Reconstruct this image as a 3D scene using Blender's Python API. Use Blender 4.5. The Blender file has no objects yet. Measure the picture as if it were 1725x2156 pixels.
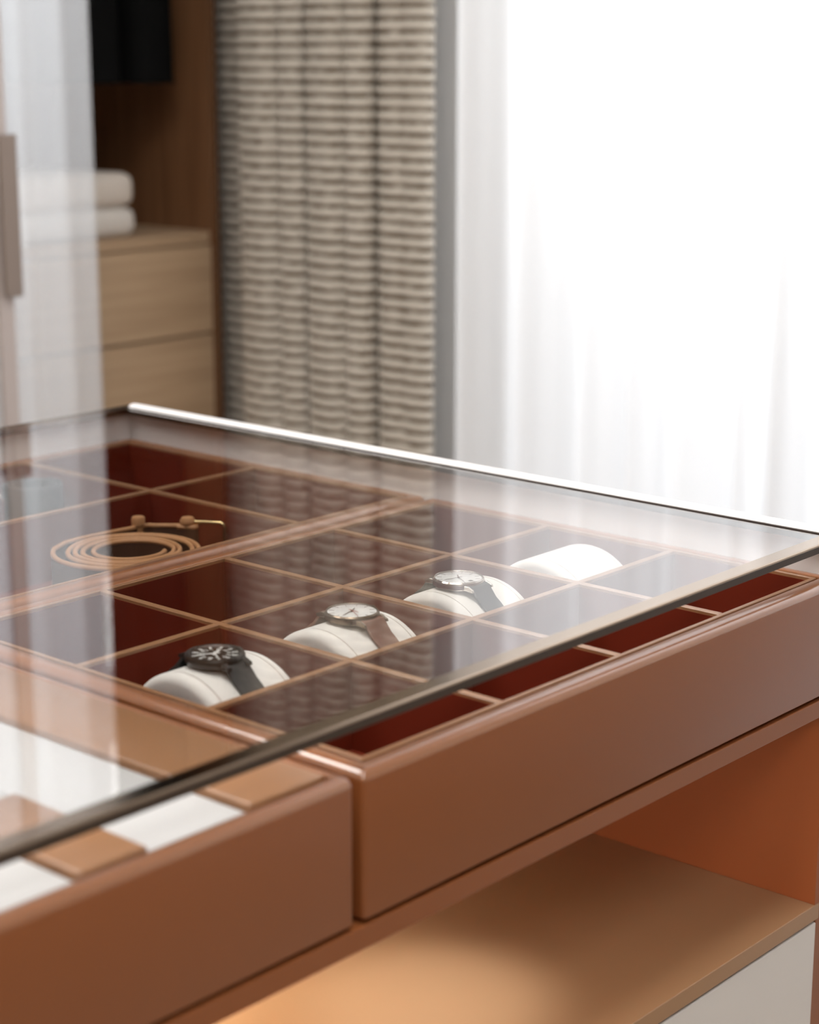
import bpy, bmesh, math, random
from mathutils import Vector, Matrix

random.seed(4)
PI = math.pi
scene = bpy.context.scene
C = scene.collection

# ------------------------------------------------------------------ camera
cam_d = bpy.data.cameras.new('camera')
cam = bpy.data.objects.new('camera', cam_d); C.objects.link(cam)
cam.location = (-0.8283, -0.8966, 0.3683)
cam.rotation_euler = (PI/2 - 0.2362, 0, 0.7208 - PI/2)
cam_d.sensor_fit = 'VERTICAL'; cam_d.sensor_height = 36.0; cam_d.sensor_width = 36.0*1725/2156
cam_d.lens = 3991.5*36.0/2156
cam_d.clip_start = 0.02; cam_d.clip_end = 60
cam_d.dof.use_dof = True; cam_d.dof.focus_distance = 1.35; cam_d.dof.aperture_fstop = 5.4
scene.camera = cam

# ------------------------------------------------------------------ world, light, exposure
w = bpy.data.worlds.new('daylight'); scene.world = w; w.use_nodes = True
w.node_tree.nodes['Background'].inputs[0].default_value = (0.92, 0.96, 1.0, 1)
w.node_tree.nodes['Background'].inputs[1].default_value = 1.5
scene.view_settings.view_transform = 'Standard'
scene.view_settings.look = 'None'
scene.view_settings.gamma = 1.0
scene.view_settings.use_curve_mapping = False
scene.view_settings.exposure = 0.0
try: scene.cycles.use_denoising = True
except Exception: pass

CEIL_L = 11.0          # radiance of the ceiling light diffusers
WINDOW_W = 37.0      # daylight arriving at the sheer curtain
LED_L = 64.0          # warm strip in the open niche

wl_d = bpy.data.lights.new('window_daylight', 'AREA'); wl_d.shape = 'RECTANGLE'
wl_d.size = 1.5; wl_d.size_y = 2.2; wl_d.energy = WINDOW_W; wl_d.color = (0.97, 0.985, 1.0)
wl = bpy.data.objects.new('window_daylight', wl_d); C.objects.link(wl)
wl.location = (1.90, -0.05, 1.05); wl.rotation_euler = (0, PI/2, 0)     # local -Z turned to -X

# ------------------------------------------------------------------ materials
def new_mat(name):
    m = bpy.data.materials.new(name); m.use_nodes = True
    return m, m.node_tree, m.node_tree.nodes['Principled BSDF']

def pbr(name, col, rough=0.5, metal=0.0, ior=1.5, bump=0.0, scale=400, coat=0.0, sheen=0.0, var=0.0):
    m, nt, b = new_mat(name)
    b.inputs['Base Color'].default_value = (*col, 1)
    b.inputs['Roughness'].default_value = rough
    b.inputs['Metallic'].default_value = metal
    b.inputs['IOR'].default_value = ior
    b.inputs['Coat Weight'].default_value = coat
    b.inputs['Sheen Weight'].default_value = sheen
    if bump or var:
        tc = nt.nodes.new('ShaderNodeTexCoord')
        n = nt.nodes.new('ShaderNodeTexNoise'); n.inputs['Scale'].default_value = scale; n.inputs['Detail'].default_value = 4
        nt.links.new(tc.outputs['Object'], n.inputs['Vector'])
        if bump:
            bp = nt.nodes.new('ShaderNodeBump'); bp.inputs['Strength'].default_value = bump; bp.inputs['Distance'].default_value = 0.0005
            nt.links.new(n.outputs['Fac'], bp.inputs['Height']); nt.links.new(bp.outputs['Normal'], b.inputs['Normal'])
        if var:
            mx = nt.nodes.new('ShaderNodeMix'); mx.data_type = 'RGBA'
            mx.inputs['A'].default_value = (*[c*(1-var) for c in col], 1)
            mx.inputs['B'].default_value = (*[min(1, c*(1+var)) for c in col], 1)
            nt.links.new(n.outputs['Fac'], mx.inputs['Factor']); nt.links.new(mx.outputs['Result'], b.inputs['Base Color'])
    return m

def wood(name, c1, c2, axis='X', rough=0.5):
    m, nt, b = new_mat(name)
    tc = nt.nodes.new('ShaderNodeTexCoord'); mp = nt.nodes.new('ShaderNodeMapping')
    mp.inputs['Scale'].default_value = {'X': (1.5, 40, 40), 'Z': (40, 40, 1.5)}[axis]
    n = nt.nodes.new('ShaderNodeTexNoise'); n.inputs['Scale'].default_value = 2.2; n.inputs['Detail'].default_value = 6
    r = nt.nodes.new('ShaderNodeValToRGB')
    r.color_ramp.elements[0].color = (*c1, 1); r.color_ramp.elements[1].color = (*c2, 1)
    r.color_ramp.elements[0].position = 0.3; r.color_ramp.elements[1].position = 0.7
    nt.links.new(tc.outputs['Object'], mp.inputs['Vector']); nt.links.new(mp.outputs['Vector'], n.inputs['Vector'])
    nt.links.new(n.outputs['Fac'], r.inputs['Fac']); nt.links.new(r.outputs['Color'], b.inputs['Base Color'])
    b.inputs['Roughness'].default_value = rough
    return m

def glass(name, ior=1.6, tint=(1, 1, 1), extra=0.0, rough=0.0):
    """clear sheet glass: straight-through transmission plus Fresnel reflection on both faces"""
    m = bpy.data.materials.new(name); m.use_nodes = True; nt = m.node_tree; nt.nodes.clear()
    out = nt.nodes.new('ShaderNodeOutputMaterial')
    geo = nt.nodes.new('ShaderNodeNewGeometry')
    mr = nt.nodes.new('ShaderNodeMapRange'); mr.inputs['To Min'].default_value = ior; mr.inputs['To Max'].default_value = 1/ior
    fr = nt.nodes.new('ShaderNodeFresnel')
    nt.links.new(geo.outputs['Backfacing'], mr.inputs['Value']); nt.links.new(mr.outputs['Result'], fr.inputs['IOR'])
    fac = fr.outputs['Fac']
    if extra:
        mx = nt.nodes.new('ShaderNodeMath'); mx.operation = 'ADD'; mx.use_clamp = True; mx.inputs[1].default_value = extra
        nt.links.new(fac, mx.inputs[0]); fac = mx.outputs[0]
    tr = nt.nodes.new('ShaderNodeBsdfTransparent'); tr.inputs[0].default_value = (*tint, 1)
    gl = nt.nodes.new('ShaderNodeBsdfGlossy'); gl.inputs['Roughness'].default_value = rough; gl.inputs['Color'].default_value = (1, 1, 1, 1)
    ms = nt.nodes.new('ShaderNodeMixShader')
    nt.links.new(fac, ms.inputs[0]); nt.links.new(tr.outputs[0], ms.inputs[1]); nt.links.new(gl.outputs[0], ms.inputs[2])
    nt.links.new(ms.outputs[0], out.inputs[0])
    return m

def emit(name, col, strength):
    m = bpy.data.materials.new(name); m.use_nodes = True; nt = m.node_tree; nt.nodes.clear()
    out = nt.nodes.new('ShaderNodeOutputMaterial'); e = nt.nodes.new('ShaderNodeEmission')
    e.inputs[0].default_value = (*col, 1); e.inputs[1].default_value = strength
    nt.links.new(e.outputs[0], out.inputs[0]); return m

def sheer_mat(name):
    m = bpy.data.materials.new(name); m.use_nodes = True; nt = m.node_tree; nt.nodes.clear()
    out = nt.nodes.new('ShaderNodeOutputMaterial')
    t = nt.nodes.new('ShaderNodeBsdfTranslucent'); t.inputs[0].default_value = (0.88, 0.88, 0.89, 1)
    d = nt.nodes.new('ShaderNodeBsdfDiffuse'); d.inputs[0].default_value = (0.88, 0.88, 0.88, 1)
    ms = nt.nodes.new('ShaderNodeMixShader'); ms.inputs[0].default_value = 0.45
    nt.links.new(t.outputs[0], ms.inputs[1]); nt.links.new(d.outputs[0], ms.inputs[2]); nt.links.new(ms.outputs[0], out.inputs[0])
    return m

def rib_mat(name, pitch):
    """woven curtain: thick cream weft ribs, brown warp showing between them"""
    m, nt, b = new_mat(name)
    tc = nt.nodes.new('ShaderNodeTexCoord'); sp = nt.nodes.new('ShaderNodeSeparateXYZ')
    nz = nt.nodes.new('ShaderNodeTexNoise'); nz.inputs['Scale'].default_value = 55; nz.inputs['Detail'].default_value = 3
    nt.links.new(tc.outputs['Object'], sp.inputs[0]); nt.links.new(tc.outputs['Object'], nz.inputs['Vector'])
    a = nt.nodes.new('ShaderNodeMath'); a.operation = 'MULTIPLY'; a.inputs[1].default_value = 2*PI/pitch
    nt.links.new(sp.outputs['Z'], a.inputs[0])
    s = nt.nodes.new('ShaderNodeMath'); s.operation = 'COSINE'; nt.links.new(a.outputs[0], s.inputs[0])
    k = nt.nodes.new('ShaderNodeMath'); k.operation = 'MULTIPLY_ADD'; k.inputs[1].default_value = 1.6; k.inputs[2].default_value = -0.8
    nt.links.new(nz.outputs['Fac'], k.inputs[0])
    ad = nt.nodes.new('ShaderNodeMath'); ad.operation = 'ADD'
    nt.links.new(s.outputs[0], ad.inputs[0]); nt.links.new(k.outputs[0], ad.inputs[1])
    r = nt.nodes.new('ShaderNodeValToRGB')
    mr = nt.nodes.new('ShaderNodeMapRange'); mr.inputs['From Min'].default_value = -1; mr.inputs['From Max'].default_value = 1
    nt.links.new(ad.outputs[0], mr.inputs['Value']); nt.links.new(mr.outputs['Result'], r.inputs['Fac'])
    e = r.color_ramp.elements
    e[0].position = 0.05; e[0].color = (0.10, 0.068, 0.042, 1)
    e[1].position = 0.36; e[1].color = (0.56, 0.515, 0.445, 1)
    nt.links.new(r.outputs['Color'], b.inputs['Base Color'])
    b.inputs['Roughness'].default_value = 0.9; b.inputs['Specular IOR Level'].default_value = 0.1
    return m

M = {}
M['leather'] = pbr('tan_leather', (0.300, 0.096, 0.029), 0.42, bump=0.06, scale=900, coat=0.22)
M['leather'].node_tree.nodes['Principled BSDF'].inputs['Coat IOR'].default_value = 1.6
M['leather'].node_tree.nodes['Principled BSDF'].inputs['Specular IOR Level'].default_value = 0.32
M['leather'].node_tree.nodes['Principled BSDF'].inputs['Coat Roughness'].default_value = 0.16
M['leather_soft'] = pbr('tan_leather_pad', (0.345, 0.165, 0.072), 0.45, bump=0.06, scale=900)
for k_, v_ in (('Coat Weight', 0.6), ('Coat Roughness', 0.2)): M['leather_soft'].node_tree.nodes['Principled BSDF'].inputs[k_].default_value = v_
M['lining'] = pbr('red_brown_lining', (0.165, 0.019, 0.005), 0.8)
M['lining'].node_tree.nodes['Principled BSDF'].inputs['Specular IOR Level'].default_value = 0.2
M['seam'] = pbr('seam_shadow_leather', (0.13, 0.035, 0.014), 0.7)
M['white_lacquer'] = pbr('white_lacquer', (0.84, 0.82, 0.81), 0.45)
M['enamel'] = pbr('dark_bronze_border', (0.40, 0.31, 0.235), 0.13, metal=1.0)
M['edge'] = pbr('dark_glass_edge', (0.045, 0.026, 0.015), 0.5)
M['rim_highlight'] = pbr('rim_highlight_leather', (0.365, 0.135, 0.048), 0.42, bump=0.04, scale=900, coat=1.0)  # same leather made paler and glossier to strengthen the rim's window highlight
for k_, v_ in (('Coat IOR', 2.1), ('Coat Roughness', 0.16)): M['rim_highlight'].node_tree.nodes['Principled BSDF'].inputs[k_].default_value = v_
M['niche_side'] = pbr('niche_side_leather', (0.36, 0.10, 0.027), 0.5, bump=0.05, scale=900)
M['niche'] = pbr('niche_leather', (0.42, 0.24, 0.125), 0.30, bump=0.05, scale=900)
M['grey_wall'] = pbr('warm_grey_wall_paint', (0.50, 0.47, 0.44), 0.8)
M['trim'] = pbr('champagne_metal_trim', (0.80, 0.72, 0.68), 0.22, metal=1.0)
M['shadow_gap'] = pbr('black_gasket', (0.03, 0.018, 0.012), 0.5)
M['glass'] = glass('clear_table_glass', 1.62, (0.985, 0.99, 0.985), extra=0.15)
M['glass_under'] = glass('antireflective_underside', 1.02)
M['door_glass'] = glass('coated_door_glass', 1.5, (0.97, 0.97, 0.97), extra=0.30)
M['window_glass'] = glass('window_glass', 1.45)
M['velvet'] = pbr('cream_pillow_cloth', (0.85, 0.82, 0.77), 0.75, bump=0.05, scale=1500, sheen=0.2)
M['pillow_seam'] = pbr('pillow_seam', (0.45, 0.30, 0.22), 0.8)
M['linen'] = pbr('white_linen', (0.57, 0.565, 0.56), 0.8, bump=0.05, scale=1200)
M['black_rubber'] = pbr('black_strap', (0.022, 0.019, 0.017), 0.45, bump=0.25, scale=2500)
M['black_case'] = pbr('matt_black_case', (0.018, 0.014, 0.011), 0.33)
M['black_dial'] = pbr('black_dial', (0.022, 0.018, 0.015), 0.4)
M['white_paint'] = pbr('white_dial_paint', (0.9, 0.88, 0.84), 0.5)
M['white_dial'] = pbr('white_dial', (0.93, 0.92, 0.90), 0.5)
M['red_paint'] = pbr('red_hand_paint', (0.45, 0.04, 0.02), 0.4)
M['dark_mark'] = pbr('dark_hour_mark', (0.12, 0.06, 0.045), 0.4)
M['bronze'] = pbr('dark_bronze_case', (0.26, 0.20, 0.15), 0.24, metal=1.0)
M['steel'] = pbr('polished_steel', (0.72, 0.66, 0.60), 0.15, metal=1.0)
M['brown_strap'] = pbr('brown_leather_strap', (0.21, 0.095, 0.065), 0.5, bump=0.15, scale=1500)
M['grey_strap'] = pbr('dark_grey_strap', (0.055, 0.06, 0.065), 0.5, bump=0.1, scale=1500)
M['crystal'] = glass('watch_crystal', 1.12)
M['gold'] = pbr('brass', (0.72, 0.55, 0.28), 0.25, metal=1.0)
M['belt'] = pbr('tan_belt_leather', (0.50, 0.25, 0.11), 0.5)
M['belt_face'] = pbr('shaded_brown_belt_face', (0.085, 0.035, 0.016), 0.6)  # brown darkened to hold the shade between the coils
M['grey_belt'] = pbr('charcoal_belt', (0.045, 0.055, 0.06), 0.45)
M['oak'] = wood('oak_drawer_front', (0.42, 0.29, 0.18), (0.56, 0.40, 0.255))
M['walnut'] = wood('walnut_panel', (0.14, 0.062, 0.026), (0.21, 0.10, 0.045), 'Z')
M['black_cloth'] = pbr('black_wool', (0.006, 0.006, 0.006), 0.95)
M['black_cloth'].node_tree.nodes['Principled BSDF'].inputs['Specular IOR Level'].default_value = 0.05
M['towel_a'] = pbr('beige_towel', (0.74, 0.67, 0.60), 0.95, bump=0.4, scale=600)
M['towel_b'] = pbr('pale_towel', (0.74, 0.70, 0.65), 0.95, bump=0.4, scale=600)
M['handle'] = pbr('bronze_handle', (0.27, 0.21, 0.175), 0.4, metal=0.5)
M['stile'] = pbr('champagne_door_stile', (0.52, 0.45, 0.42), 0.45)
M['wall'] = pbr('wall_paint', (0.86, 0.85, 0.84), 0.8)
M['ceiling'] = pbr('ceiling_paint', (0.85, 0.84, 0.82), 0.9)
M['floor'] = wood('oak_floor', (0.45, 0.37, 0.28), (0.55, 0.46, 0.36))
M['frame_white'] = pbr('window_frame_grey', (0.55, 0.55, 0.55), 0.5)
M['sheer'] = sheer_mat('white_voile')
RIB = 0.0178
M['rib'] = rib_mat('ribbed_weave', RIB)
M['led'] = emit('warm_led', (1.0, 0.92, 0.78), LED_L)
M['lamp'] = emit('ceiling_diffuser', (1.0, 0.975, 0.945), CEIL_L)

# ------------------------------------------------------------------ helpers
def wloc(o):
    v = Vector(o.location)
    while o.parent: o = o.parent; v += Vector(o.location)
    return v

def obj(name, bm, mat, parent=None, smooth=False):
    """link a bmesh given in world coordinates as one mesh object with its origin at its base centre"""
    vs = [v.co for v in bm.verts]
    lo = Vector((min(v[i] for v in vs) for i in range(3))); hi = Vector((max(v[i] for v in vs) for i in range(3)))
    c = Vector(((lo.x+hi.x)/2, (lo.y+hi.y)/2, lo.z))
    bmesh.ops.translate(bm, verts=bm.verts, vec=-c)
    me = bpy.data.meshes.new(name); bm.to_mesh(me); bm.free()
    me.materials.append(mat)
    if smooth:
        for p in me.polygons: p.use_smooth = True
    o = bpy.data.objects.new(name, me); C.objects.link(o)
    if parent is not None:
        o.parent = parent; o.location = c - wloc(parent)
    else: o.location = c
    return o

def thing(name, label, cat, loc, group=None):
    o = bpy.data.objects.new(name, None); C.objects.link(o); o.location = loc
    o.empty_display_size = 0.02
    return tag(o, label, cat, group)

def tag(o, label, cat, group=None):
    o['label'] = label; o['category'] = cat
    if group: o['group'] = group
    return o

def struct(o): o['kind'] = 'structure'; return o

def bevel(bm, r, seg=2, edges=None):
    if r > 0:
        bmesh.ops.bevel(bm, geom=list(edges if edges is not None else bm.edges), offset=r, segments=seg, profile=0.5, affect='EDGES', clamp_overlap=True)

def add_box(bm, x0, x1, y0, y1, z0, z1, r=0.0, seg=2):
    t = bmesh.new()
    vs = [t.verts.new(p) for p in ((x0,y0,z0),(x1,y0,z0),(x1,y1,z0),(x0,y1,z0),(x0,y0,z1),(x1,y0,z1),(x1,y1,z1),(x0,y1,z1))]
    for f in ((3,2,1,0),(4,5,6,7),(0,1,5,4),(1,2,6,5),(2,3,7,6),(3,0,4,7)): t.faces.new([vs[i] for i in f])
    bevel(t, r, seg)
    merge(bm, t)

def merge(bm, t):
    me = bpy.data.meshes.new('tmp'); t.to_mesh(me); t.free(); bm.from_mesh(me); bpy.data.meshes.remove(me)

def box(name, x0, x1, y0, y1, z0, z1, mat, parent=None, r=0.0, seg=2, smooth=False):
    bm = bmesh.new(); add_box(bm, x0, x1, y0, y1, z0, z1, r, seg)
    return obj(name, bm, mat, parent, smooth)

def add_rect_sweep(bm, x0, x1, y0, y1, prof, rc=0.003, n=4, closed=True):
    """sweep a closed (outward offset, z) profile round a rectangle; outer corners get rounded"""
    dmin = min(p[0] for p in prof); dmax = max(p[0] for p in prof)
    rows = []
    for d, z in prof:
        rr = rc*(d-dmin)/max(1e-9, dmax-dmin) + 1e-5
        ring = []
        for cx, cy, a0 in ((x1+d-rr, y1+d-rr, 0), (x0-d+rr, y1+d-rr, PI/2), (x0-d+rr, y0-d+rr, PI), (x1+d-rr, y0-d+rr, 1.5*PI)):
            for k in range(n+1):
                a = a0 + PI/2*k/n
                ring.append(bm.verts.new((cx+rr*math.cos(a), cy+rr*math.sin(a), z)))
        rows.append(ring)
    m = len(rows); L = len(rows[0])
    for i in range(m if closed else m-1):
        A, B = rows[i], rows[(i+1) % m]
        for j in range(L):
            bm.faces.new((A[j], A[(j+1) % L], B[(j+1) % L], B[j]))
    bmesh.ops.recalc_face_normals(bm, faces=bm.faces)

def arc(cx, cz, r, a0, a1, n):
    return [(cx+r*math.cos(math.radians(a0+(a1-a0)*k/n)), cz+r*math.sin(math.radians(a0+(a1-a0)*k/n))) for k in range(n+1)]

def add_extrude(bm, pts, axis, a, b, r=0.0, seg=2):
    """closed 2-D outline extruded along an axis. axis 'X': pts are (y,z); 'Z': (x,y); 'Y': (x,z)"""
    f = {'X': lambda p, t: (t, p[0], p[1]), 'Y': lambda p, t: (p[0], t, p[1]), 'Z': lambda p, t: (p[0], p[1], t)}[axis]
    t = bmesh.new()
    A = [t.verts.new(f(p, a)) for p in pts]; B = [t.verts.new(f(p, b)) for p in pts]
    n = len(pts); caps = [t.faces.new(A), t.faces.new(B[::-1])]
    for i in range(n): t.faces.new((A[i], B[i], B[(i+1) % n], A[(i+1) % n]))
    bmesh.ops.recalc_face_normals(t, faces=t.faces)
    if r: bevel(t, r, seg, set(e for c in caps for e in c.edges))
    merge(bm, t)

def add_tube(bm, pts, r, n=10, caps=True):
    pts = [Vector(p) for p in pts]; rings = []
    for i, p in enumerate(pts):
        d = (pts[min(i+1, len(pts)-1)] - pts[max(i-1, 0)]).normalized()
        u = d.orthogonal().normalized() if i == 0 else (u - d*u.dot(d)).normalized()
        v = d.cross(u)
        rr = r[i] if isinstance(r, (list, tuple)) else r
        rings.append([bm.verts.new(p + u*rr*math.cos(2*PI*k/n) + v*rr*math.sin(2*PI*k/n)) for k in range(n)])
    for A, B in zip(rings, rings[1:]):
        for k in range(n): bm.faces.new((A[k], A[(k+1) % n], B[(k+1) % n], B[k]))
    if caps: bm.faces.new(rings[0][::-1]); bm.faces.new(rings[-1])

def add_lathe(bm, cx, cy, prof, n=48):
    rings = []
    for r, z in prof:
        if r < 1e-6: rings.append([bm.verts.new((cx, cy, z))])
        else: rings.append([bm.verts.new((cx+r*math.cos(2*PI*k/n), cy+r*math.sin(2*PI*k/n), z)) for k in range(n)])
    for A, B in zip(rings, rings[1:]):
        for k in range(n):
            a, b, c, d = A[k % len(A)], A[(k+1) % len(A)], B[(k+1) % len(B)], B[k % len(B)]
            vs = []
            for v in (a, b, c, d):
                if v not in vs: vs.append(v)
            if len(vs) >= 3: bm.faces.new(vs)
    bmesh.ops.recalc_face_normals(bm, faces=bm.faces)

def add_ribbon(bm, path, thick, z0, z1):
    """upright strap following an XY path"""
    P = [Vector((p[0], p[1])) for p in path]; L = []
    for i, p in enumerate(P):
        d = (P[min(i+1, len(P)-1)] - P[max(i-1, 0)]).normalized(); nrm = Vector((-d.y, d.x))
        e = min(0.0008, thick/3)
        q = []
        for s, z in ((-1, z0), (1, z0), (1, z1-e), (0.5, z1), (-0.5, z1), (-1, z1-e)):
            q.append(bm.verts.new((*(p + nrm*s*thick/2), z)))
        L.append(q)
    for A, B in zip(L, L[1:]):
        for k in range(6): bm.faces.new((A[k], A[(k+1) % 6], B[(k+1) % 6], B[k]))
    bm.faces.new(L[0][::-1]); bm.faces.new(L[-1])
    bmesh.ops.recalc_face_normals(bm, faces=bm.faces)

def shade_auto(o, ang=40):
    me = o.data
    for p in me.polygons: p.use_smooth = True
    bm = bmesh.new(); bm.from_mesh(me)
    for e in bm.edges:
        if len(e.link_faces) == 2 and e.calc_face_angle(0) > math.radians(ang): e.smooth = False
    bm.to_mesh(me); bm.free()
    return o

# ------------------------------------------------------------------ the room
XW, YB, ZF, ZC = 1.40, 1.78, -0.92, 1.60
XL, YF = -3.2, -3.2
struct(box('floor', XL, XW, YF, YB, ZF-0.05, ZF, M['floor']))
struct(box('ceiling', XL, XW, YF, YB, ZC, ZC+0.05, M['ceiling']))
struct(box('wall_back', XL, XW, YB, YB+0.08, ZF, ZC, M['wall']))
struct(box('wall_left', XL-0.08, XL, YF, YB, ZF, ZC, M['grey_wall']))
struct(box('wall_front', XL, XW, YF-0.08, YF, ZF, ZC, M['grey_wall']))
WY0, WY1, WZ0, WZ1 = -0.70, 0.80, -0.80, 1.45
bm = bmesh.new()
add_box(bm, XW, XW+0.14, YF, WY0, ZF, ZC); add_box(bm, XW, XW+0.14, WY1, YB, ZF, ZC)
add_box(bm, XW, XW+0.14, WY0, WY1, ZF, WZ0); add_box(bm, XW, XW+0.14, WY0, WY1, WZ1, ZC)
struct(obj('wall_right', bm, M['wall']))
bm = bmesh.new()
for a, b in ((WY0, WY0+0.05), (0.025, 0.075), (WY1-0.05, WY1)): add_box(bm, XW+0.03, XW+0.09, a, b, WZ0, WZ1, 0.004)
for a, b in ((WZ0, WZ0+0.05), (WZ1-0.05, WZ1)): add_box(bm, XW+0.035, XW+0.085, WY0, WY1, a, b, 0.004)
win = struct(obj('window_1', bm, M['frame_white']))
box('pane', XW+0.055, XW+0.061, WY0+0.04, 0.035, WZ0+0.04, WZ1-0.04, M['window_glass'], win)
box('pane', XW+0.055, XW+0.061, 0.065, WY1-0.04, WZ0+0.04, WZ1-0.04, M['window_glass'], win)
struct(box('baseboard_back', XL, -0.92, YB-0.012, YB, ZF, ZF+0.08, M['frame_white'], r=0.003))
struct(box('baseboard_left', XL, XL+0.012, YF, YB-0.012, ZF, ZF+0.08, M['frame_white'], r=0.003))

# ceiling lights (three flat panels, the third an unseen fill for the drawer fronts)
for i, (cx, cy) in enumerate(((-0.20, -0.15), (-0.60, 0.95), (-1.35, -1.55))):
    t = thing('ceiling_light', ['square flat ceiling light panel directly above the island',
                                'square flat ceiling light panel nearest the wardrobe',
                                'square flat ceiling fill panel added out of view in front of the island drawers'][i], 'light', (cx, cy, ZC-0.03))
    bm = bmesh.new(); add_rect_sweep(bm, cx-0.44, cx+0.44, cy-0.44, cy+0.44, [(0, ZC-0.026), (0.02, ZC-0.03), (0.02, ZC), (0, ZC)])
    obj('frame', bm, M['frame_white'], t)
    box('diffuser', cx-0.44, cx+0.44, cy-0.44, cy+0.44, ZC-0.024, ZC-0.012, M['lamp'], t)

# ------------------------------------------------------------------ the island
FY = -0.257                      # front plane of the drawers
IX0, IX1 = -0.71, 0.386          # island ends
BY = 0.541
island = thing('display_island', 'tan leather-covered wardrobe island with shallow drawers, lit open niche and white drawer below', 'island', (-0.16, 0.14, ZF))
DZ = -0.0848                     # underside of the top drawers
FLOORZ = -0.058                  # bottom of the compartments

def drawer(x0, x1, y0, y1, ix0, ix1, iy0, iy1, tray=True):
    """leather-wrapped drawer: shell with rounded rim round the opening; lining tray set in it"""
    d_l, d_r, d_f, d_b = ix0-x0, x1-ix1, iy0-y0, y1-iy1
    d = min(d_l, d_r, d_f, d_b)
    # shell is swept round an opening that is shifted so every side ends on its own outer plane
    ox0, ox1, oy0, oy1 = x0+d, x1-d, y0+d, y1-d
    r = 0.0055
    prof = [(-0.0085, -0.003), (-0.0085, -0.0005), (-0.0080, 0.0)] if False else []
    e = -0.0 
    prof = [(0.0045, -0.004), (0.0045, -0.0004), (0.0050, 0.0)] + arc(d-r, -r, r, 90, 0, 7)[0:] + arc(d-0.001, DZ+0.001, 0.001, 0, -90, 2) + [(0.0045, DZ)]
    bm = bmesh.new(); add_rect_sweep(bm, ox0, ox1, oy0, oy1, prof, rc=0.003)
    s = shade_auto(obj('drawer', bm, M['leather'], island), 50)
    s.data.materials.append(M['rim_highlight'])          # paler, glossier rim faces put in the window highlight
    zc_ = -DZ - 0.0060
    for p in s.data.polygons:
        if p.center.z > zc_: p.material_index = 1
    box('drawer_base', ox0-0.0045, ox1+0.0045, oy0-0.0045, oy1+0.0045, DZ+0.001, FLOORZ-0.001, M['lining'], s)
    if tray:
        # the tray wall: a thin leather-topped frame separated from the rim by a fine groove
        bm = bmesh.new(); add_rect_sweep(bm, ix0, ix1, iy0, iy1, [(0, FLOORZ), (0, -0.0004), (0.0004, 0.0), (0.0030, 0.0), (0.0034, -0.0004), (0.0034, FLOORZ)], rc=0.0015)
        tr = obj('tray_frame', bm, M['leather_soft'], s)
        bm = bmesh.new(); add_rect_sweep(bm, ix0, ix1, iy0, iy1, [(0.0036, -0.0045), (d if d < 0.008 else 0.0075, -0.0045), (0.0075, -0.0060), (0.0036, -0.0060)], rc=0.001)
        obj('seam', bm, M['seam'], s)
        box('lining', ix0, ix1, iy0, iy1, FLOORZ-0.001, FLOORZ, M['lining'], s)
    return s

def divider(s, x0, x1, y0, y1):
    return box('divider', x0, x1, y0, y1, FLOORZ, -0.0002, M['leather_soft'], s, r=0.0004, seg=1)

def lining_panels(s, xs, ys, t=0.0004):
    """suede lining panel on each face of every compartment, 4 mm below the leather edges"""
    for i in range(len(xs)-1):
        for j in range(len(ys)-1):
            a, b, c, d = xs[i]+0.0028, xs[i+1]-0.0028, ys[j]+0.0028, ys[j+1]-0.0028
            bm = bmesh.new()
            add_box(bm, a, b, c, c+t, FLOORZ, -0.0025); add_box(bm, a, b, d-t, d, FLOORZ, -0.0025)
            add_box(bm, a, a+t, c, d, FLOORZ, -0.0025); add_box(bm, b-t, b, c, d, FLOORZ, -0.0025)
            obj('compartment_lining', bm, M['lining'], s)

P = 0.12
# watch drawer
wd = drawer(-0.1372, 0.3772, FY, 0.1362, -0.12, 0.36, -0.24, 0.12)
T = 0.0027
for x in (0.0, P, 2*P): divider(wd, x-T, x+T, -0.24, 0.12)
for y in (0.0, -P):
    for x0, x1 in ((-P, 0), (0, P), (P, 2*P), (2*P, 3*P)):
        a = x0+T if x0 > -P else x0; b = x1-T if x1 < 3*P else x1
        divider(wd, a, b, y-T, y+T)
lining_panels(wd, [-0.1227, 0, P, 2*P, 0.3627], [-0.2427, -P, 0, 0.1227])
# rear drawer (opens from the far side)
rd = drawer(-0.1372, 0.3772, 0.1430, 0.5310, -0.12, 0.36, 0.1585, 0.514)
divider(rd, 0.2350-T, 0.2350+T, 0.1585, 0.514)
divider(rd, -0.12, 0.2350-T, 0.3390-T, 0.3390+T); divider(rd, 0.2350+T, 0.36, 0.3390-T, 0.3390+T)
lining_panels(rd, [-0.1227, 0.235, 0.3627], [0.1558, 0.339, 0.5167])
# left front drawer with leather pads and recessed strips, and the drawer behind it
ld = drawer(-0.695, -0.1448, FY, 0.1362, -0.6825, -0.1573, -0.2415, 0.1215, tray=False)
rl = drawer(-0.695, -0.1448, 0.1430, 0.5310, -0.6825, -0.1573, 0.1585, 0.5155)
divider(rl, -0.44, -0.437, 0.1585, 0.5155)
PZ = -0.0004
def pad(x0, x1, y0, y1): shade_auto(box('leather_pad', x0, x1, y0, y1, FLOORZ-0.0005, PZ, M['leather_soft'], ld, r=0.0025, seg=3))
YB_P = 0.1320
pad(-0.2065, -0.1502, -0.2434, YB_P)
pad(-0.3170, -0.2740, -0.2434, -0.139)
pad(-0.4310, -0.3840, -0.2434, -0.139)
pad(-0.5500, -0.5040, -0.2434, -0.139)
pad(-0.6880, -0.6150, -0.2434, YB_P)
box('tray_board', -0.6145, -0.2068, -0.2434, YB_P, FLOORZ-0.0005, -0.016, M['lining'], ld)
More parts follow.
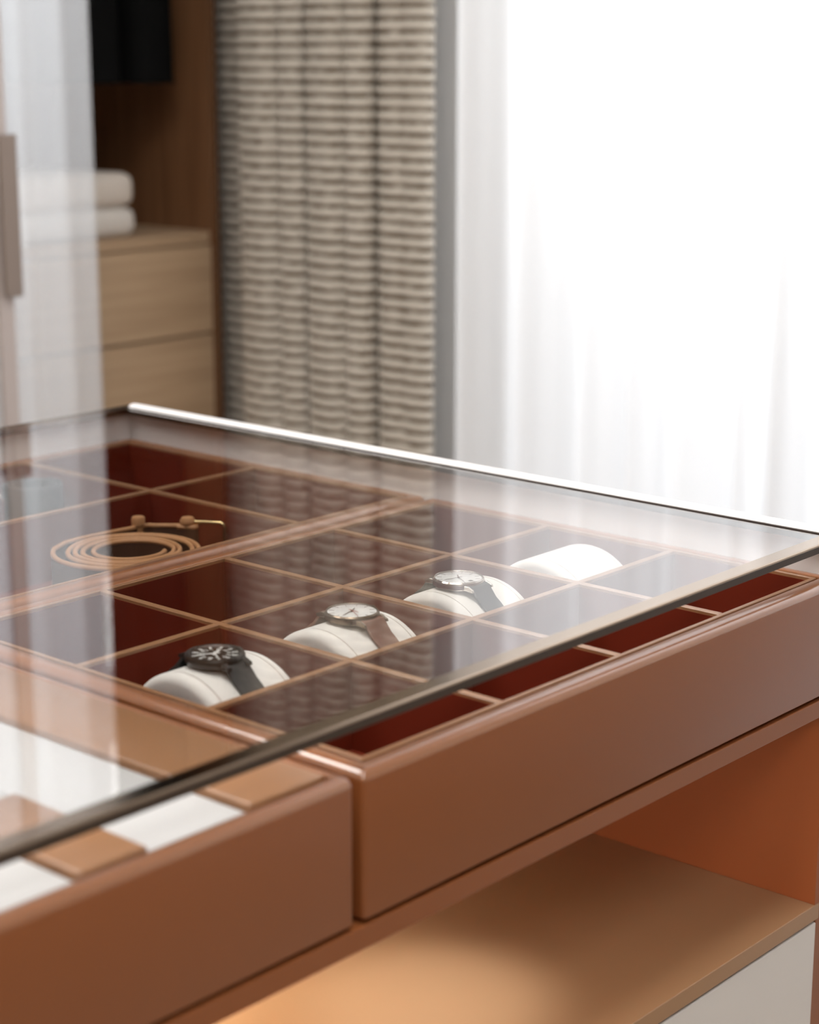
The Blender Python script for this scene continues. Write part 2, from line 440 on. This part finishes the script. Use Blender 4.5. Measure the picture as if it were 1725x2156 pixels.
# white folded cloths lying in the recesses (rest on the board)
def cloth(name, label, x0, x1, y0, y1):
    bm = bmesh.new()
    zs = (-0.0155, -0.0101, -0.0047)
    for k in range(2):
        i = 0.0004*k
        add_box(bm, x0+i, x1-i, y0+i, y1-i, zs[k], zs[k+1]+0.0002, 0.0016, 3)
    # pressed crease down the middle of the upper layer
    o = shade_auto(obj(name, bm, M['linen']), 50)
    return tag(o, label, 'cloth', 'white folded cloths in the left drawer')
cloth('folded_cloth', 'long white folded cloth strip nearest the watch drawer', -0.2735, -0.2070, -0.2428, 0.128)
cloth('folded_cloth', 'short white folded cloth strip left of the narrow tan pad, at the drawer front', -0.3835, -0.3175, -0.2428, -0.139)
cloth('folded_cloth', 'white folded cloth lying across the back of the left drawer behind the narrow tan pads', -0.6140, -0.2740, -0.1384, 0.128)

# carcass
box('top_board', IX0, IX1, FY, BY, -0.1015, -0.0880, M['leather'], island, r=0.0007, seg=2)
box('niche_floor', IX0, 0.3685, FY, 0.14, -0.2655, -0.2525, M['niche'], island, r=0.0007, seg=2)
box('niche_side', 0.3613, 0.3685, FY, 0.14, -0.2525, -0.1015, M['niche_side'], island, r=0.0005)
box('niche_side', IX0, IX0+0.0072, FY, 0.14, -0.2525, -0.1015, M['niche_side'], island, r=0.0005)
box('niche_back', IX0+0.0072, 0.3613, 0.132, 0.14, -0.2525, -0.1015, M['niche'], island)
box('end_panel', 0.3690, IX1, FY+0.003, BY, ZF+0.06, -0.1015, M['leather'], island, r=0.001)
box('end_panel', IX0-0.018, IX0-0.0005, FY+0.003, BY, ZF+0.06, -0.088, M['leather'], island, r=0.001)
box('back_panel', IX0, 0.3685, 0.525, BY, ZF+0.06, -0.1015, M['leather'], island)
for z0, z1 in ((-0.560, -0.2685), (-0.858, -0.5630)):
    box('white_drawer', IX0+0.002, 0.3667, FY+0.001, FY+0.02, z0, z1, M['white_lacquer'], island, r=0.001)
box('plinth', IX0+0.03, IX1-0.03, FY+0.05, BY-0.03, ZF, ZF+0.06, M['shadow_gap'], island)
box('body_core', IX0+0.01, 0.36, FY+0.03, 0.52, ZF+0.06, -0.27, M['white_lacquer'], island)
# upstands that carry the glass at the ends and along the back
UZ = 0.0244
box('upstand', 0.3788, IX1-0.0005, -0.250, BY-0.001, -0.0880, UZ, M['white_lacquer'], island)
box('upstand', IX0+0.0005, IX0+0.0080, -0.250, BY-0.001, -0.0880, UZ, M['white_lacquer'], island)
box('upstand', IX0+0.0080, 0.3788, 0.5325, BY-0.001, -0.0880, UZ, M['white_lacquer'], island)
# led strip inside the niche
LX0, LX1, LY0, LY1 = -0.62, -0.03, 0.02, 0.045
box('led_channel', LX0-0.004, LX1+0.004, LY0-0.003, LY1+0.003, -0.1045, -0.1015, M['trim'], island)
box('led_strip', LX0, LX1, LY0, LY1, -0.1065, -0.1045, M['led'], island)

bm = bmesh.new(); add_lathe(bm, 0.055, -0.135, [(0, -0.1015), (0.017, -0.1015), (0.017, -0.1038), (0.0135, -0.1038), (0.0125, -0.1028), (0, -0.1028)], 28)
shade_auto(obj('spot_ring', bm, M['trim'], island), 40)
sp_d = bpy.data.lights.new('niche_spot', 'SPOT'); sp_d.energy = 0.85; sp_d.spot_size = math.radians(84); sp_d.spot_blend = 0.75; sp_d.shadow_soft_size = 0.012; sp_d.color = (0.90, 0.97, 1.0)
sp_o = bpy.data.objects.new('niche_spot', sp_d); C.objects.link(sp_o); sp_o.location = (0.055, -0.135, -0.117)

# ------------------------------------------------------------------ the glass top
GZ0, GZ1 = 0.0246, 0.0306
GF0, GFI = -0.2555, -0.2425
top = thing('glass_top', 'clear glass top with dark polished border over the tan leather drawers', 'tabletop', (-0.16, 0.14, GZ0))
pane = box('glass_pane', IX0+0.013, 0.3705, GFI, 0.5275, GZ0+0.0003, GZ1-0.0001, M['glass'], top)
pane.data.materials.append(M['glass_under'])
for p in pane.data.polygons:
    if p.normal.z < 0.5: p.material_index = 1
bm = bmesh.new()
add_extrude(bm, [(GF0+0.0006, GZ0), (GFI, GZ0), (GFI, GZ1), (GF0+0.0016, GZ1), (GF0+0.0004, GZ1-0.0005), (GF0, GZ1-0.0013), (GF0, GZ0+0.0005)], 'X', IX0, 0.3845)
obj('border', bm, M['enamel'], top)
box('border_edge', IX0, 0.3845, GF0-0.0006, GF0-0.0001, GZ0, GZ1-0.0012, M['edge'], top)
bm = bmesh.new(); add_extrude(bm, [(0.5275, GZ0), (0.5405, GZ0), (0.5405, GZ1-0.0006), (0.5399, GZ1), (0.5275, GZ1)], 'X', IX0, 0.3845)
obj('border', bm, M['enamel'], top)
box('border', IX0, IX0+0.013, GFI, 0.5275, GZ0, GZ1, M['enamel'], top)
# raised rounded rail along the window end, dark gasket on its inner side
bm = bmesh.new(); add_box(bm, 0.3705, 0.3725, GFI, 0.5275, GZ0, GZ1+0.0006); obj('gasket', bm, M['shadow_gap'], top)
hw = 0.0068; xc = 0.3725+hw
pts = [(0.3725, GZ0), (0.3725+2*hw, GZ0)] + [(xc+hw*math.cos(math.radians(a)), GZ1+0.0004+0.0030*math.sin(math.radians(a))) for a in range(0, 181, 15)]
bm = bmesh.new(); add_extrude(bm, pts, 'Y', GFI-0.0005, 0.5275)
shade_auto(obj('end_rail', bm, M['white_lacquer'], top), 50)

# ------------------------------------------------------------------ watch pillows and watches
PR, PYC, PZC = 0.0500, -0.066, -0.0485
def pillow(cx, label):
    t = thing('watch_pillow', label, 'watch pillow', (cx, PYC, FLOORZ), 'cream watch pillows')
    a0 = math.asin((FLOORZ-PZC)/PR)
    arcp = [(PYC+PR*math.cos(a0+(PI-2*a0)*k/56), PZC+PR*math.sin(a0+(PI-2*a0)*k/56)) for k in range(57)]
    def ins(d): return [(PYC+(y-PYC)*(PR-d)/PR, max(FLOORZ+0.0002, PZC+(z-PZC)*(PR-d)/PR)) for y, z in arcp]
    bm = bmesh.new(); add_extrude(bm, ins(0), 'X', cx-0.0265, cx+0.0265)
    shade_auto(obj('body', bm, M['velvet'], t), 40)
    for s in (-1, 1):
        # padded end cap with a broad rounded edge and a slightly dished face
        bm = bmesh.new(); rows = []
        prof = [(0.0, 0.0273)] + [(0.0058*(1-math.cos(math.radians(a))), 0.0290+0.0058*math.sin(math.radians(a))) for a in range(0, 91, 15)] + [(0.012, 0.0342), (0.020, 0.0335)]
        for d, x in prof: rows.append([bm.verts.new((cx+s*x, y, z)) for y, z in ins(d)])
        for A, B in zip(rows, rows[1:]):
            n = len(A)
            for i in range(n): bm.faces.new((A[i], A[(i+1) % n], B[(i+1) % n], B[i]))
        bm.faces.new(rows[-1]); bm.faces.new(rows[0][::-1])
        bmesh.ops.recalc_face_normals(bm, faces=bm.faces)
        shade_auto(obj('end_cap', bm, M['velvet'], t), 40)
        bm = bmesh.new(); add_extrude(bm, ins(0.0006), 'X', cx+s*0.0264, cx+s*0.0274)
        obj('seam', bm, M['pillow_seam'], t)
    return t

def add_hand(bm, cx, cy, z, ang, l, wdt, tail=0.003, t=0.0003):
    d = Vector((math.cos(ang), math.sin(ang))); n = Vector((-d.y, d.x)); o = Vector((cx, cy))
    q = [o-d*tail+n*wdt*0.5, o-d*tail-n*wdt*0.5, o+d*l*0.85-n*wdt*0.5, o+d*l, o+d*l*0.85+n*wdt*0.5]
    add_extrude(bm, [(p.x, p.y) for p in q], 'Z', z, z+t)

def watch(cx, cy, label, kind):
    case_m = {'black': M['black_case'], 'bronze': M['bronze'], 'steel': M['steel']}[kind]
    strap_m = {'black': M['black_rubber'], 'bronze': M['brown_strap'], 'steel': M['grey_strap']}[kind]
    dial_m = M['black_dial'] if kind == 'black' else M['white_dial']
    zb = 0.0020
    H = 0.0075 if kind == 'black' else 0.0068
    R = 0.0190 if kind == 'black' else 0.0186
    t = thing('wristwatch', label, 'watch', (cx, cy, zb), 'wristwatches in the front drawer')
    zt = zb+H
    rim = 0.0030 if kind == 'black' else 0.0016
    bm = bmesh.new()
    if kind == 'black':
        prof = [(0, zb), (R-0.004, zb), (R-0.0012, zb+0.0012), (R, zb+0.0035), (R, zt-0.0018), (R-0.0008, zt-0.0005), (R-rim+0.0004, zt), (R-rim, zt-0.0006), (R-rim-0.0006, zt-0.0016), (0, zt-0.0016)]
    else:
        prof = [(0, zb), (R-0.0035, zb), (R-0.0016, zb+0.0006), (R-0.0008, zb+0.0012), (R-0.0010, zb+0.0016), (R, zb+0.0019), (R, zt-0.0020), (R-0.0010, zt-0.0017), (R-0.0010, zt-0.0013), (R-0.0004, zt-0.0010), (R-rim+0.0003, zt), (R-rim, zt-0.0004), (R-rim-0.0003, zt-0.0012), (0, zt-0.0012)]
    add_lathe(bm, cx, cy, prof, 64)
    cs = shade_auto(obj('case', bm, case_m, t), 30)
    zd = zt-0.0011 if kind != 'black' else zt-0.0015
    bm = bmesh.new(); add_lathe(bm, cx, cy, [(0, zd-0.0002), (R-rim-0.0005, zd-0.0002), (R-rim-0.0005, zd), (0, zd)], 64)
    dl = obj('dial', bm, dial_m, t)
    rd_ = R-rim-0.0008
    mk = M['white_paint'] if kind == 'black' else M['dark_mark']
    for h in range(12):
        a = PI/2 - 2*PI*h/12
        L, W = (0.0038, 0.0017) if kind == 'black' else (0.0036, 0.00040)
        bm = bmesh.new(); d = Vector((math.cos(a), math.sin(a))); r1 = rd_-0.0006 if kind == 'black' else rd_-0.0003
        n = Vector((-d.y, d.x)); o = Vector((cx, cy))
        q = [o+d*r1+n*W/2, o+d*(r1-L)+n*W/2, o+d*(r1-L)-n*W/2, o+d*r1-n*W/2]
        add_extrude(bm, [(p.x, p.y) for p in q], 'Z', zd, zd+0.00015)
        obj('hour_mark', bm, mk, dl)
    if kind == 'black':
        # inner hour numbers and minute dots of the field dial
        for h in range(1, 13):
            a = PI/2 - 2*PI*h/12
            fc = bpy.data.curves.new('numeral', 'FONT'); fc.body = str(h); fc.size = 0.0046; fc.align_x = 'CENTER'; fc.align_y = 'CENTER'; fc.extrude = 0.00006; fc.offset = 0.00008
            tmp = bpy.data.objects.new('tmp', fc); C.objects.link(tmp)
            nm = bpy.data.meshes.new_from_object(tmp.evaluated_get(bpy.context.evaluated_depsgraph_get())); nm.name = 'numeral'
            bpy.data.objects.remove(tmp); bpy.data.curves.remove(fc)
            fo = bpy.data.objects.new('numeral', nm); C.objects.link(fo)
            nm.materials.clear(); nm.materials.append(M['white_paint']); fo.parent = dl
            rr = rd_-0.0064
            fo.location = Vector((cx+rr*math.cos(a), cy+rr*math.sin(a), zd+0.0001)) - wloc(dl)
        hands = [(27, 0.0085, 0.0021, M['white_paint']), (150, 0.0120, 0.0018, M['white_paint']), (237, 0.0112, 0.0009, M['white_paint'])]
    elif kind == 'bronze':
        hands = [(30, 0.0076, 0.0008, M['dark_mark']), (193, 0.0125, 0.0006, M['dark_mark']), (240, 0.0140, 0.0003, M['red_paint']), (267, 0.0062, 0.0005, M['red_paint'])]
    else:
        hands = [(46, 0.0080, 0.0008, M['dark_mark']), (165, 0.0125, 0.0006, M['dark_mark']), (238, 0.0138, 0.0003, M['dark_mark'])]
    for k, (ang, l, wd_, mm) in enumerate(hands):
        bm = bmesh.new(); add_hand(bm, cx, cy, zd+0.0003+0.00015*k, math.radians(ang), l, wd_, t=0.0001)
        obj('hand', bm, mm, dl)
    bm = bmesh.new(); add_lathe(bm, cx, cy, [(0, zd), (0.0008, zd), (0.0008, zd+0.0008), (0, zd+0.0009)], 16)
    obj('hand_hub', bm, mk, dl)
    if kind == 'steel':
        box('date_window', cx-0.0016, cx+0.0016, cy-0.0125, cy-0.0098, zd, zd+0.0001, M['bronze'], dl)
    # crown on the +X side
    bm = bmesh.new(); add_tube(bm, [(cx+R-0.0004, cy, zb+H*0.5), (cx+R+0.0006, cy, zb+H*0.5), (cx+R+0.0007, cy, zb+H*0.5), (cx+R+0.0026, cy, zb+H*0.5), (cx+R+0.0030, cy, zb+H*0.5)], [0.0010, 0.0010, 0.0021, 0.0021, 0.0014], 14)
    obj('crown', bm, case_m, t)
    SW = 0.0094
    for s in (-1, 1):
        # strap half: from the lugs down round the pillow
        r_i, r_o = PR+0.0004, PR+0.0024
        cyl = lambda r, a: (s*r*math.sin(a), PZC+r*math.cos(a))
        y0 = R-0.0022 if kind != 'black' else R-0.0035
        inner = [(s*y0, zb+0.0016), (s*(y0+0.004), zb+0.0008)]
        outer = [(s*y0, zb+0.0042), (s*(y0+0.004), zb+0.0036)]
        for k in range(0, 25):
            a = math.radians(31+k*2.9)
            if cyl(r_i, a)[1] < FLOORZ+0.006: break
            b = max(0, 1-k/5)*0.0007
            inner.append(cyl(r_i+b, a)); outer.append(cyl(r_o+b, a))
        pts = inner + outer[::-1]
        bm = bmesh.new(); add_extrude(bm, [(cy+p[0], p[1]) for p in pts], 'X', cx-SW, cx+SW, 0.0004, 1)
        shade_auto(obj('strap', bm, strap_m, t), 35)
        # lugs
        for q in (-1, 1):
            if kind == 'black':
                yy = [(s*(R-0.006), zb+0.0050), (s*(R-0.001), zb+0.0054), (s*(R+0.0035), zb+0.0036), (s*(R+0.0040), zb+0.0016), (s*(R-0.006), zb+0.0012)]
                x0, x1 = sorted((cx+q*(SW-0.0028), cx+q*(SW+0.0008)))
            else:
                yy = [(s*(R-0.008), zb+0.0046), (s*(R-0.001), zb+0.0046), (s*(R+0.0036), zb+0.0026), (s*(R+0.0040), zb+0.0010), (s*(R+0.0028), zb+0.0006), (s*(R-0.008), zb+0.0016)]
                x0, x1 = sorted((cx+q*(SW+0.0003), cx+q*(SW+0.0021)))
            bm = bmesh.new(); add_extrude(bm, [(cy+p[0], p[1]) for p in yy], 'X', x0, x1, 0.0003, 1)
            obj('lug', bm, case_m, t)
    bm = bmesh.new(); zc = zt-0.0004
    add_lathe(bm, cx, cy, [(0, zc-0.0003), (R-rim-0.0003, zc-0.0003), (R-rim-0.0003, zc), (R-rim-0.001, zc+0.0004), (0, zc+0.0006)], 48)
    shade_auto(obj('crystal', bm, M['crystal'], t), 40)
    return t

pillow(0.057-0.12, 'cream padded watch pillow under the black wristwatch')
pillow(0.057, 'cream padded watch pillow under the wristwatch with the brown strap')
pillow(0.175, 'cream padded watch pillow under the steel wristwatch with the grey strap')
pillow(0.057+0.24, 'empty cream padded watch pillow with no watch on it, near the window end')
watch(-0.0655, PYC, 'black wristwatch with black dial, white numbers and black strap', 'black')
watch(0.0590, PYC, 'dark bronze wristwatch with white dial, red hands and brown leather strap', 'bronze')
watch(0.1700, PYC, 'polished steel wristwatch with white dial and grey strap', 'steel')

# ------------------------------------------------------------------ rolled belts in the rear drawer
def spiral(cx, cy, r0, r1, turns, a0, n=44, ex=1.0, wob=0.0):
    out = []
    N = int(turns*n)
    for k in range(N+1):
        u = k/N; a = a0 + 2*PI*turns*u
        r = r0+(r1-r0)*u + wob*math.sin(a*0.5+1.0)*(0.3+0.7*(1-abs(2*u-1)))
        out.append((cx+ex*r*math.cos(a), cy+r*math.sin(a)))
    return out
BZ = -0.015
bt = thing('rolled_belt', 'belt with shade-darkened brown faces, pale tan edges and brass buckle, loosely coiled in the rear drawer', 'belt', (0.150, 0.246, FLOORZ))
bx, by = 0.1275, 0.2400
pth = []
N = 200
for k in range(N+1):
    u = k/N; a = math.radians(-49 - 1700*u)
    r = 0.0270 + 0.0325*u + 0.0018*math.sin(a*0.63+0.8)*math.sin(PI*u) + 0.009*max(0, (u-0.86)/0.14)**2
    pth.append((bx+r*math.cos(a), by+r*math.sin(a)))
def catmull(P, n=10):
    out = []; P = [Vector((*p, 0)) for p in P]
    for i in range(1, len(P)-2):
        a, b, c, d = P[i-1:i+3]
        for k in range(n):
            t = k/n; out.append(0.5*((2*b)+(c-a)*t+(2*a-5*b+4*c-d)*t*t+(3*b-a-3*c+d)*t**3))
    return [(p.x, p.y) for p in out]
tail = catmull([pth[-18], pth[-9], (0.1830, 0.2955), (0.1960, 0.2880), (0.2075, 0.2745), (0.2145, 0.2650), (0.2165, 0.2600), (0.2135, 0.2590), (0.2090, 0.2650), (0.2040, 0.2720), (0.2000, 0.2770)], 6)
pth = pth[:-9] + tail[1:]
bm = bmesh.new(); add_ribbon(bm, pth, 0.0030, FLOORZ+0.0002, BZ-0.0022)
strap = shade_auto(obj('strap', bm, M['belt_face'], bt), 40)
bm = bmesh.new(); add_tube(bm, [(p[0], p[1], BZ-0.0020) for p in pth], 0.0021, 8)
shade_auto(obj('strap_edge', bm, M['belt'], strap), 60)
bm = bmesh.new(); add_lathe(bm, 0.1840, 0.2965, [(0, FLOORZ+0.02), (0.0040, FLOORZ+0.02), (0.0040, BZ-0.001), (0.0056, BZ), (0.0058, BZ+0.0055), (0.0050, BZ+0.0068), (0, BZ+0.0068)], 20)
shade_auto(obj('keeper', bm, M['belt'], bt), 40)
bm = bmesh.new(); add_lathe(bm, 0.2125, 0.2665, [(0, BZ-0.004), (0.0035, BZ-0.003), (0.0062, BZ), (0.0066, BZ+0.003), (0.0050, BZ+0.0058), (0, BZ+0.0068)], 20)
shade_auto(obj('loop_knob', bm, M['belt'], bt), 40)
bm = bmesh.new(); zt_, zb_ = BZ+0.0020, FLOORZ+0.004
A_, B_ = (0.2135, 0.2655), (0.2292, 0.2385)
mid = lambda t, z: (A_[0]+(B_[0]-A_[0])*t, A_[1]+(B_[1]-A_[1])*t, z)
add_tube(bm, [mid(0, zt_), mid(0.5, zt_), mid(0.88, zt_), mid(0.96, zt_-0.0010), mid(1, zt_-0.0040), mid(1, (zt_+zb_)/2), mid(1, zb_+0.004), mid(0.96, zb_+0.001), mid(0.88, zb_), mid(0.5, zb_), mid(0, zb_)], 0.0020, 12)
shade_auto(obj('buckle', bm, M['gold'], bt), 40)

def grey_roll(cx, cy, r, ztop, label):
    t = thing('rolled_belt', label, 'belt', (cx, cy, FLOORZ))
    q = []
    for k in range(161):
        u = k/160; a = math.radians(20 + 360*4*u)
        rr = r*(0.62+0.34*u) + 0.0008*math.sin(a*1.5)
        q.append((cx+rr*math.cos(a), cy+rr*math.sin(a)))
    bm = bmesh.new(); add_ribbon(bm, q, 0.0020, FLOORZ+0.0002, ztop)
    shade_auto(obj('strap', bm, M['grey_belt'], t), 40)
    a = math.radians(215); p = (cx+(r+0.0005)*math.cos(a), cy+(r+0.0005)*math.sin(a))
    return t, p
grey_roll(0.1975, 0.4565, 0.0285, -0.006, 'charcoal grey belt tightly rolled in the far compartment behind the coiled brown belt')
t, p = grey_roll(0.1300, 0.4800, 0.0270, -0.006, 'charcoal grey rolled belt with a steel buckle, left of the other grey rolled belt')
bm = bmesh.new(); ux, uy = 0.66, -0.75
c_ = Vector((0.1300+0.0305*0.66-0.006, 0.4800-0.0305*0.75))
add_tube(bm, [(c_.x, c_.y, -0.052), (c_.x, c_.y, -0.012), (c_.x+0.001, c_.y, -0.009), (c_.x+0.004, c_.y-0.004, -0.008), (c_.x+0.010, c_.y-0.011, -0.008), (c_.x+0.0115, c_.y-0.0125, -0.012), (c_.x+0.0115, c_.y-0.0125, -0.052)], 0.0020, 10)
shade_auto(obj('buckle', bm, M['steel'], t), 40)

# ------------------------------------------------------------------ wardrobe on the back wall
WF, WB = 1.35, 1.74
WX0, WX1 = -0.90, 1.268
wr = thing('wardrobe', 'walnut wardrobe with pale oak drawer fronts behind a sliding glass door', 'wardrobe', ((WX0+WX1)/2, (WF+WB)/2, ZF))
box('side_panel', 1.250, WX1, WF, WB, ZF, 1.50, M['walnut'], wr, r=0.001)
box('side_panel', WX0, WX0+0.018, WF, WB, ZF, 1.50, M['walnut'], wr, r=0.001)
box('divider_panel', 0.162, 0.180, WF+0.02, WB-0.012, ZF+0.06, 1.482, M['walnut'], wr, r=0.001)
box('back_panel', WX0+0.018, 1.250, WB-0.012, WB, ZF, 1.50, M['walnut'], wr)
box('top_panel', WX0, WX1, WF, WB, 1.482, 1.50, M['walnut'], wr)
SZ = 0.096
for a, b in ((0.180, 1.250), (WX0+0.018, 0.162)):
    box('shelf', a, b, WF+0.004, WB-0.012, SZ-0.018, SZ, M['oak'], wr, r=0.001)
    zt = SZ-0.0205
    for k in range(4):
        h = 0.139 if k == 0 else 0.157
        d = box('drawer', a+0.002, b-0.002, WF-0.002, WF+0.020, zt-h, zt, M['oak'], wr, r=0.0012)
        zt -= h+0.004
    box('drawer_carcass', a, b, WF+0.022, WB-0.012, ZF+0.06, SZ-0.0185, M['walnut'], wr)
box('plinth', WX0+0.02, 1.250, WF+0.03, WB-0.02, ZF, ZF+0.06, M['walnut'], wr)
bm = bmesh.new(); add_tube(bm, [(0.18, 1.54, 1.30), (1.25, 1.54, 1.30)], 0.0125, 14); shade_auto(obj('hanging_rail', bm, M['handle'], wr), 40)
# sliding glass door with its bronze pull
GY = 1.230
box('glass_door', 0.125, 0.9180, GY, GY+0.006, ZF+0.012, 1.50, M['door_glass'], wr)
bm = bmesh.new()
add_box(bm, 0.7440, 0.7735, GY-0.016, GY-0.0115, 0.0475, 0.2660, 0.0015); add_box(bm, 0.7600, 0.7680, GY-0.0115, GY-0.0002, 0.07, 0.078); add_box(bm, 0.7600, 0.7680, GY-0.0115, GY-0.0002, 0.236, 0.244)
obj('handle', bm, M['handle'], wr)
box('door_stile', 0.742, 0.7655, GY-0.0035, GY-0.0003, ZF+0.014, 1.498, M['stile'], wr)
box('door_track', WX0, 1.20, GY-0.012, WF, 1.502, 1.545, M['handle'], wr, r=0.001)
box('floor_track', WX0, 1.20, GY-0.012, GY+0.018, ZF, ZF+0.010, M['handle'], wr)

# folded towels on the shelf
def towel(name, label, x0, x1, z0, z1, mat, layers):
    t = None; bm = bmesh.new(); h = (z1-z0)/layers
    for k in range(layers):
        j = 0.002*((k*7) % 3)
        add_box(bm, x0+j, x1-0.003*((k*5) % 2), WF+0.018+j, WF+0.245, z0+h*k+0.0004*k, z0+h*(k+1), min(0.018, h*0.46), 5)
    o = shade_auto(obj(name, bm, mat), 60); return tag(o, label, 'towel', 'folded towels on the wardrobe shelf')
towel('folded_towel', 'pale folded towel at the bottom of the pile on the wardrobe shelf', 0.735, 1.116, SZ, SZ+0.046, M['towel_b'], 1)
towel('folded_towel', 'beige folded towel on top of the pile on the wardrobe shelf', 0.742, 1.114, SZ+0.0465, SZ+0.0985, M['towel_a'], 1)

# dark clothes hanging above
def coat(x, label, hw, z0, ph):
    t = thing('hanging_coat', label, 'coat', (x, 1.50, z0))
    rows = []; bm = bmesh.new(); n = 40
    for k, z in enumerate((z0, z0+0.004, z0+0.2, z0+0.45, z0+0.66, z0+0.76, z0+0.82, z0+0.85)):
        u = k/7
        sy = 0.135*(1-0.10*u) if k < 6 else (0.10 if k == 6 else 0.035); sx = hw*(1-0.25*u) if k < 6 else hw*(0.55 if k == 6 else 0.3)
        ring = []
        for i in range(n):
            a = 2*PI*i/n; c, s = math.cos(a), math.sin(a)
            f = 1+0.10*math.sin(5*a+ph)*(1-u)
            ring.append(bm.verts.new((x+sx*math.copysign(abs(c)**0.5, c)*f, 1.50+sy*math.copysign(abs(s)**0.6, s), z)))
        rows.append(ring)
    for A, B in zip(rows, rows[1:]):
        for i in range(n): bm.faces.new((A[i], A[(i+1) % n], B[(i+1) % n], B[i]))
    bm.faces.new(rows[0][::-1]); bm.faces.new(rows[-1])
    bmesh.ops.recalc_face_normals(bm, faces=bm.faces)
    obj('body', bm, M['black_cloth'], t, True)
    bm = bmesh.new(); zt = z0+0.85
    add_tube(bm, [(x, 1.50, zt-0.01), (x, 1.50, 1.268), (x, 1.522, 1.288), (x, 1.526, 1.303), (x, 1.532, 1.314), (x, 1.54, 1.3155), (x, 1.551, 1.310), (x, 1.555, 1.300)], 0.0018, 8)
    shade_auto(obj('hanger_hook', bm, M['steel'], t), 40)
coat(1.170, 'black coat hanging at the right end of the wardrobe rail', 0.046, 0.327, 0.3)
coat(1.065, 'black coat hanging second from the right end of the wardrobe rail', 0.045, 0.327, 1.7)
coat(0.955, 'black coat hanging behind the edge of the glass door', 0.045, 0.330, 2.9)

# ------------------------------------------------------------------ curtains on the window wall
CX = 1.25
bm = bmesh.new()
add_box(bm, CX-0.02, CX+0.02, -0.95, 1.225, ZC-0.05, ZC-0.001, 0.002); track = obj('curtain_track', bm, M['frame_white'])
tag(track, 'grey ceiling track carrying both curtains along the window wall', 'curtain track')

def curtain_mesh(path, z0, z1, rows, rib=0.0, pitch=1.0):
    n = len(path); nor = []
    for i in range(n):
        a, b = path[max(i-1, 0)], path[min(i+1, n-1)]
        d = Vector((b[0]-a[0], b[1]-a[1])).normalized(); nor.append((d.y, -d.x))
    vs, fs = [], []
    for j in range(rows+1):
        z = z0+(z1-z0)*j/rows
        o = rib*(0.5+0.5*math.cos(2*PI*z/pitch)) if rib else 0
        sag = 0.0
        for i, p in enumerate(path): vs.append((p[0]-nor[i][0]*o, p[1]-nor[i][1]*o, z))
    for j in range(rows):
        for i in range(n-1):
            k = j*n+i; fs.append((k, k+1, k+n+1, k+n))
    return vs, fs

# ribbed curtain: deep narrow folds between broad soft pleats
path = []
panels = [(0.876, 0.970, 0.105), (0.987, 1.107, 0.115), (1.126, 1.256, 0.110), (1.272, 1.40, 0.020)]
for k, (ya, yb, D) in enumerate(panels):
    wdt = yb-ya; XB = CX+0.085
    for q in range(6 if k else 0): path.append((XB-D*(q/6)**0.8, ya+0.003-0.003*math.sin(PI*q/6)))
    for q in range(41):
        u = q/40
        e = 0.010*(max(0, 1-u/0.10)**2 + max(0, (u-0.90)/0.10)**2)
        dip = 0.020*math.exp(-((u-0.40)/0.10)**2) if k in (1, 2) else 0.006*math.exp(-((u-0.5)/0.15)**2)
        if k == 3: dip = 0
        path.append((XB-D-0.008*math.sin(PI*u)+e+dip, ya+wdt*u))
    for q in range(1, 6): path.append((XB-D*(1-q/6)**0.8, yb-0.003+0.003*math.cos(PI*q/6)))
vs, fs = curtain_mesh(path, ZF+0.02, ZC-0.05, int(2.47/RIB*6), rib=0.005, pitch=RIB)
me = bpy.data.meshes.new('ribbed_curtain'); me.from_pydata(vs, [], fs); me.materials.append(M['rib'])
for p in me.polygons: p.use_smooth = True
rc_ = bpy.data.objects.new('ribbed_curtain', me); C.objects.link(rc_)
tag(rc_, 'cream and brown ribbed woven curtain hanging beside the wardrobe', 'curtain')
sm = rc_.modifiers.new('thickness', 'SOLIDIFY'); sm.thickness = 0.003; sm.offset = 0

# sheer curtain: irregular soft folds
rnd = random.Random(11)
path = []; y = 0.843; ph = 0.0
ctrl = []
while y > -0.85:
    wdt = rnd.uniform(0.05, 0.13); amp = rnd.uniform(0.022, 0.055)
    ctrl.append((y, wdt, amp)); y -= wdt
for (yy, wdt, amp) in ctrl:
    for k in range(14):
        u = k/14
        path.append((CX+0.005 - amp*math.sin(PI*u)**2 + 0.006*math.sin(4*PI*u), yy-wdt*u))
vs, fs = curtain_mesh(path, ZF+0.015, ZC-0.05, 4)
me = bpy.data.meshes.new('sheer_curtain'); me.from_pydata(vs, [], fs); me.materials.append(M['sheer'])
for p in me.polygons: p.use_smooth = True
sc_ = bpy.data.objects.new('sheer_curtain', me); C.objects.link(sc_)
tag(sc_, 'white sheer curtain glowing with daylight across the window', 'curtain')
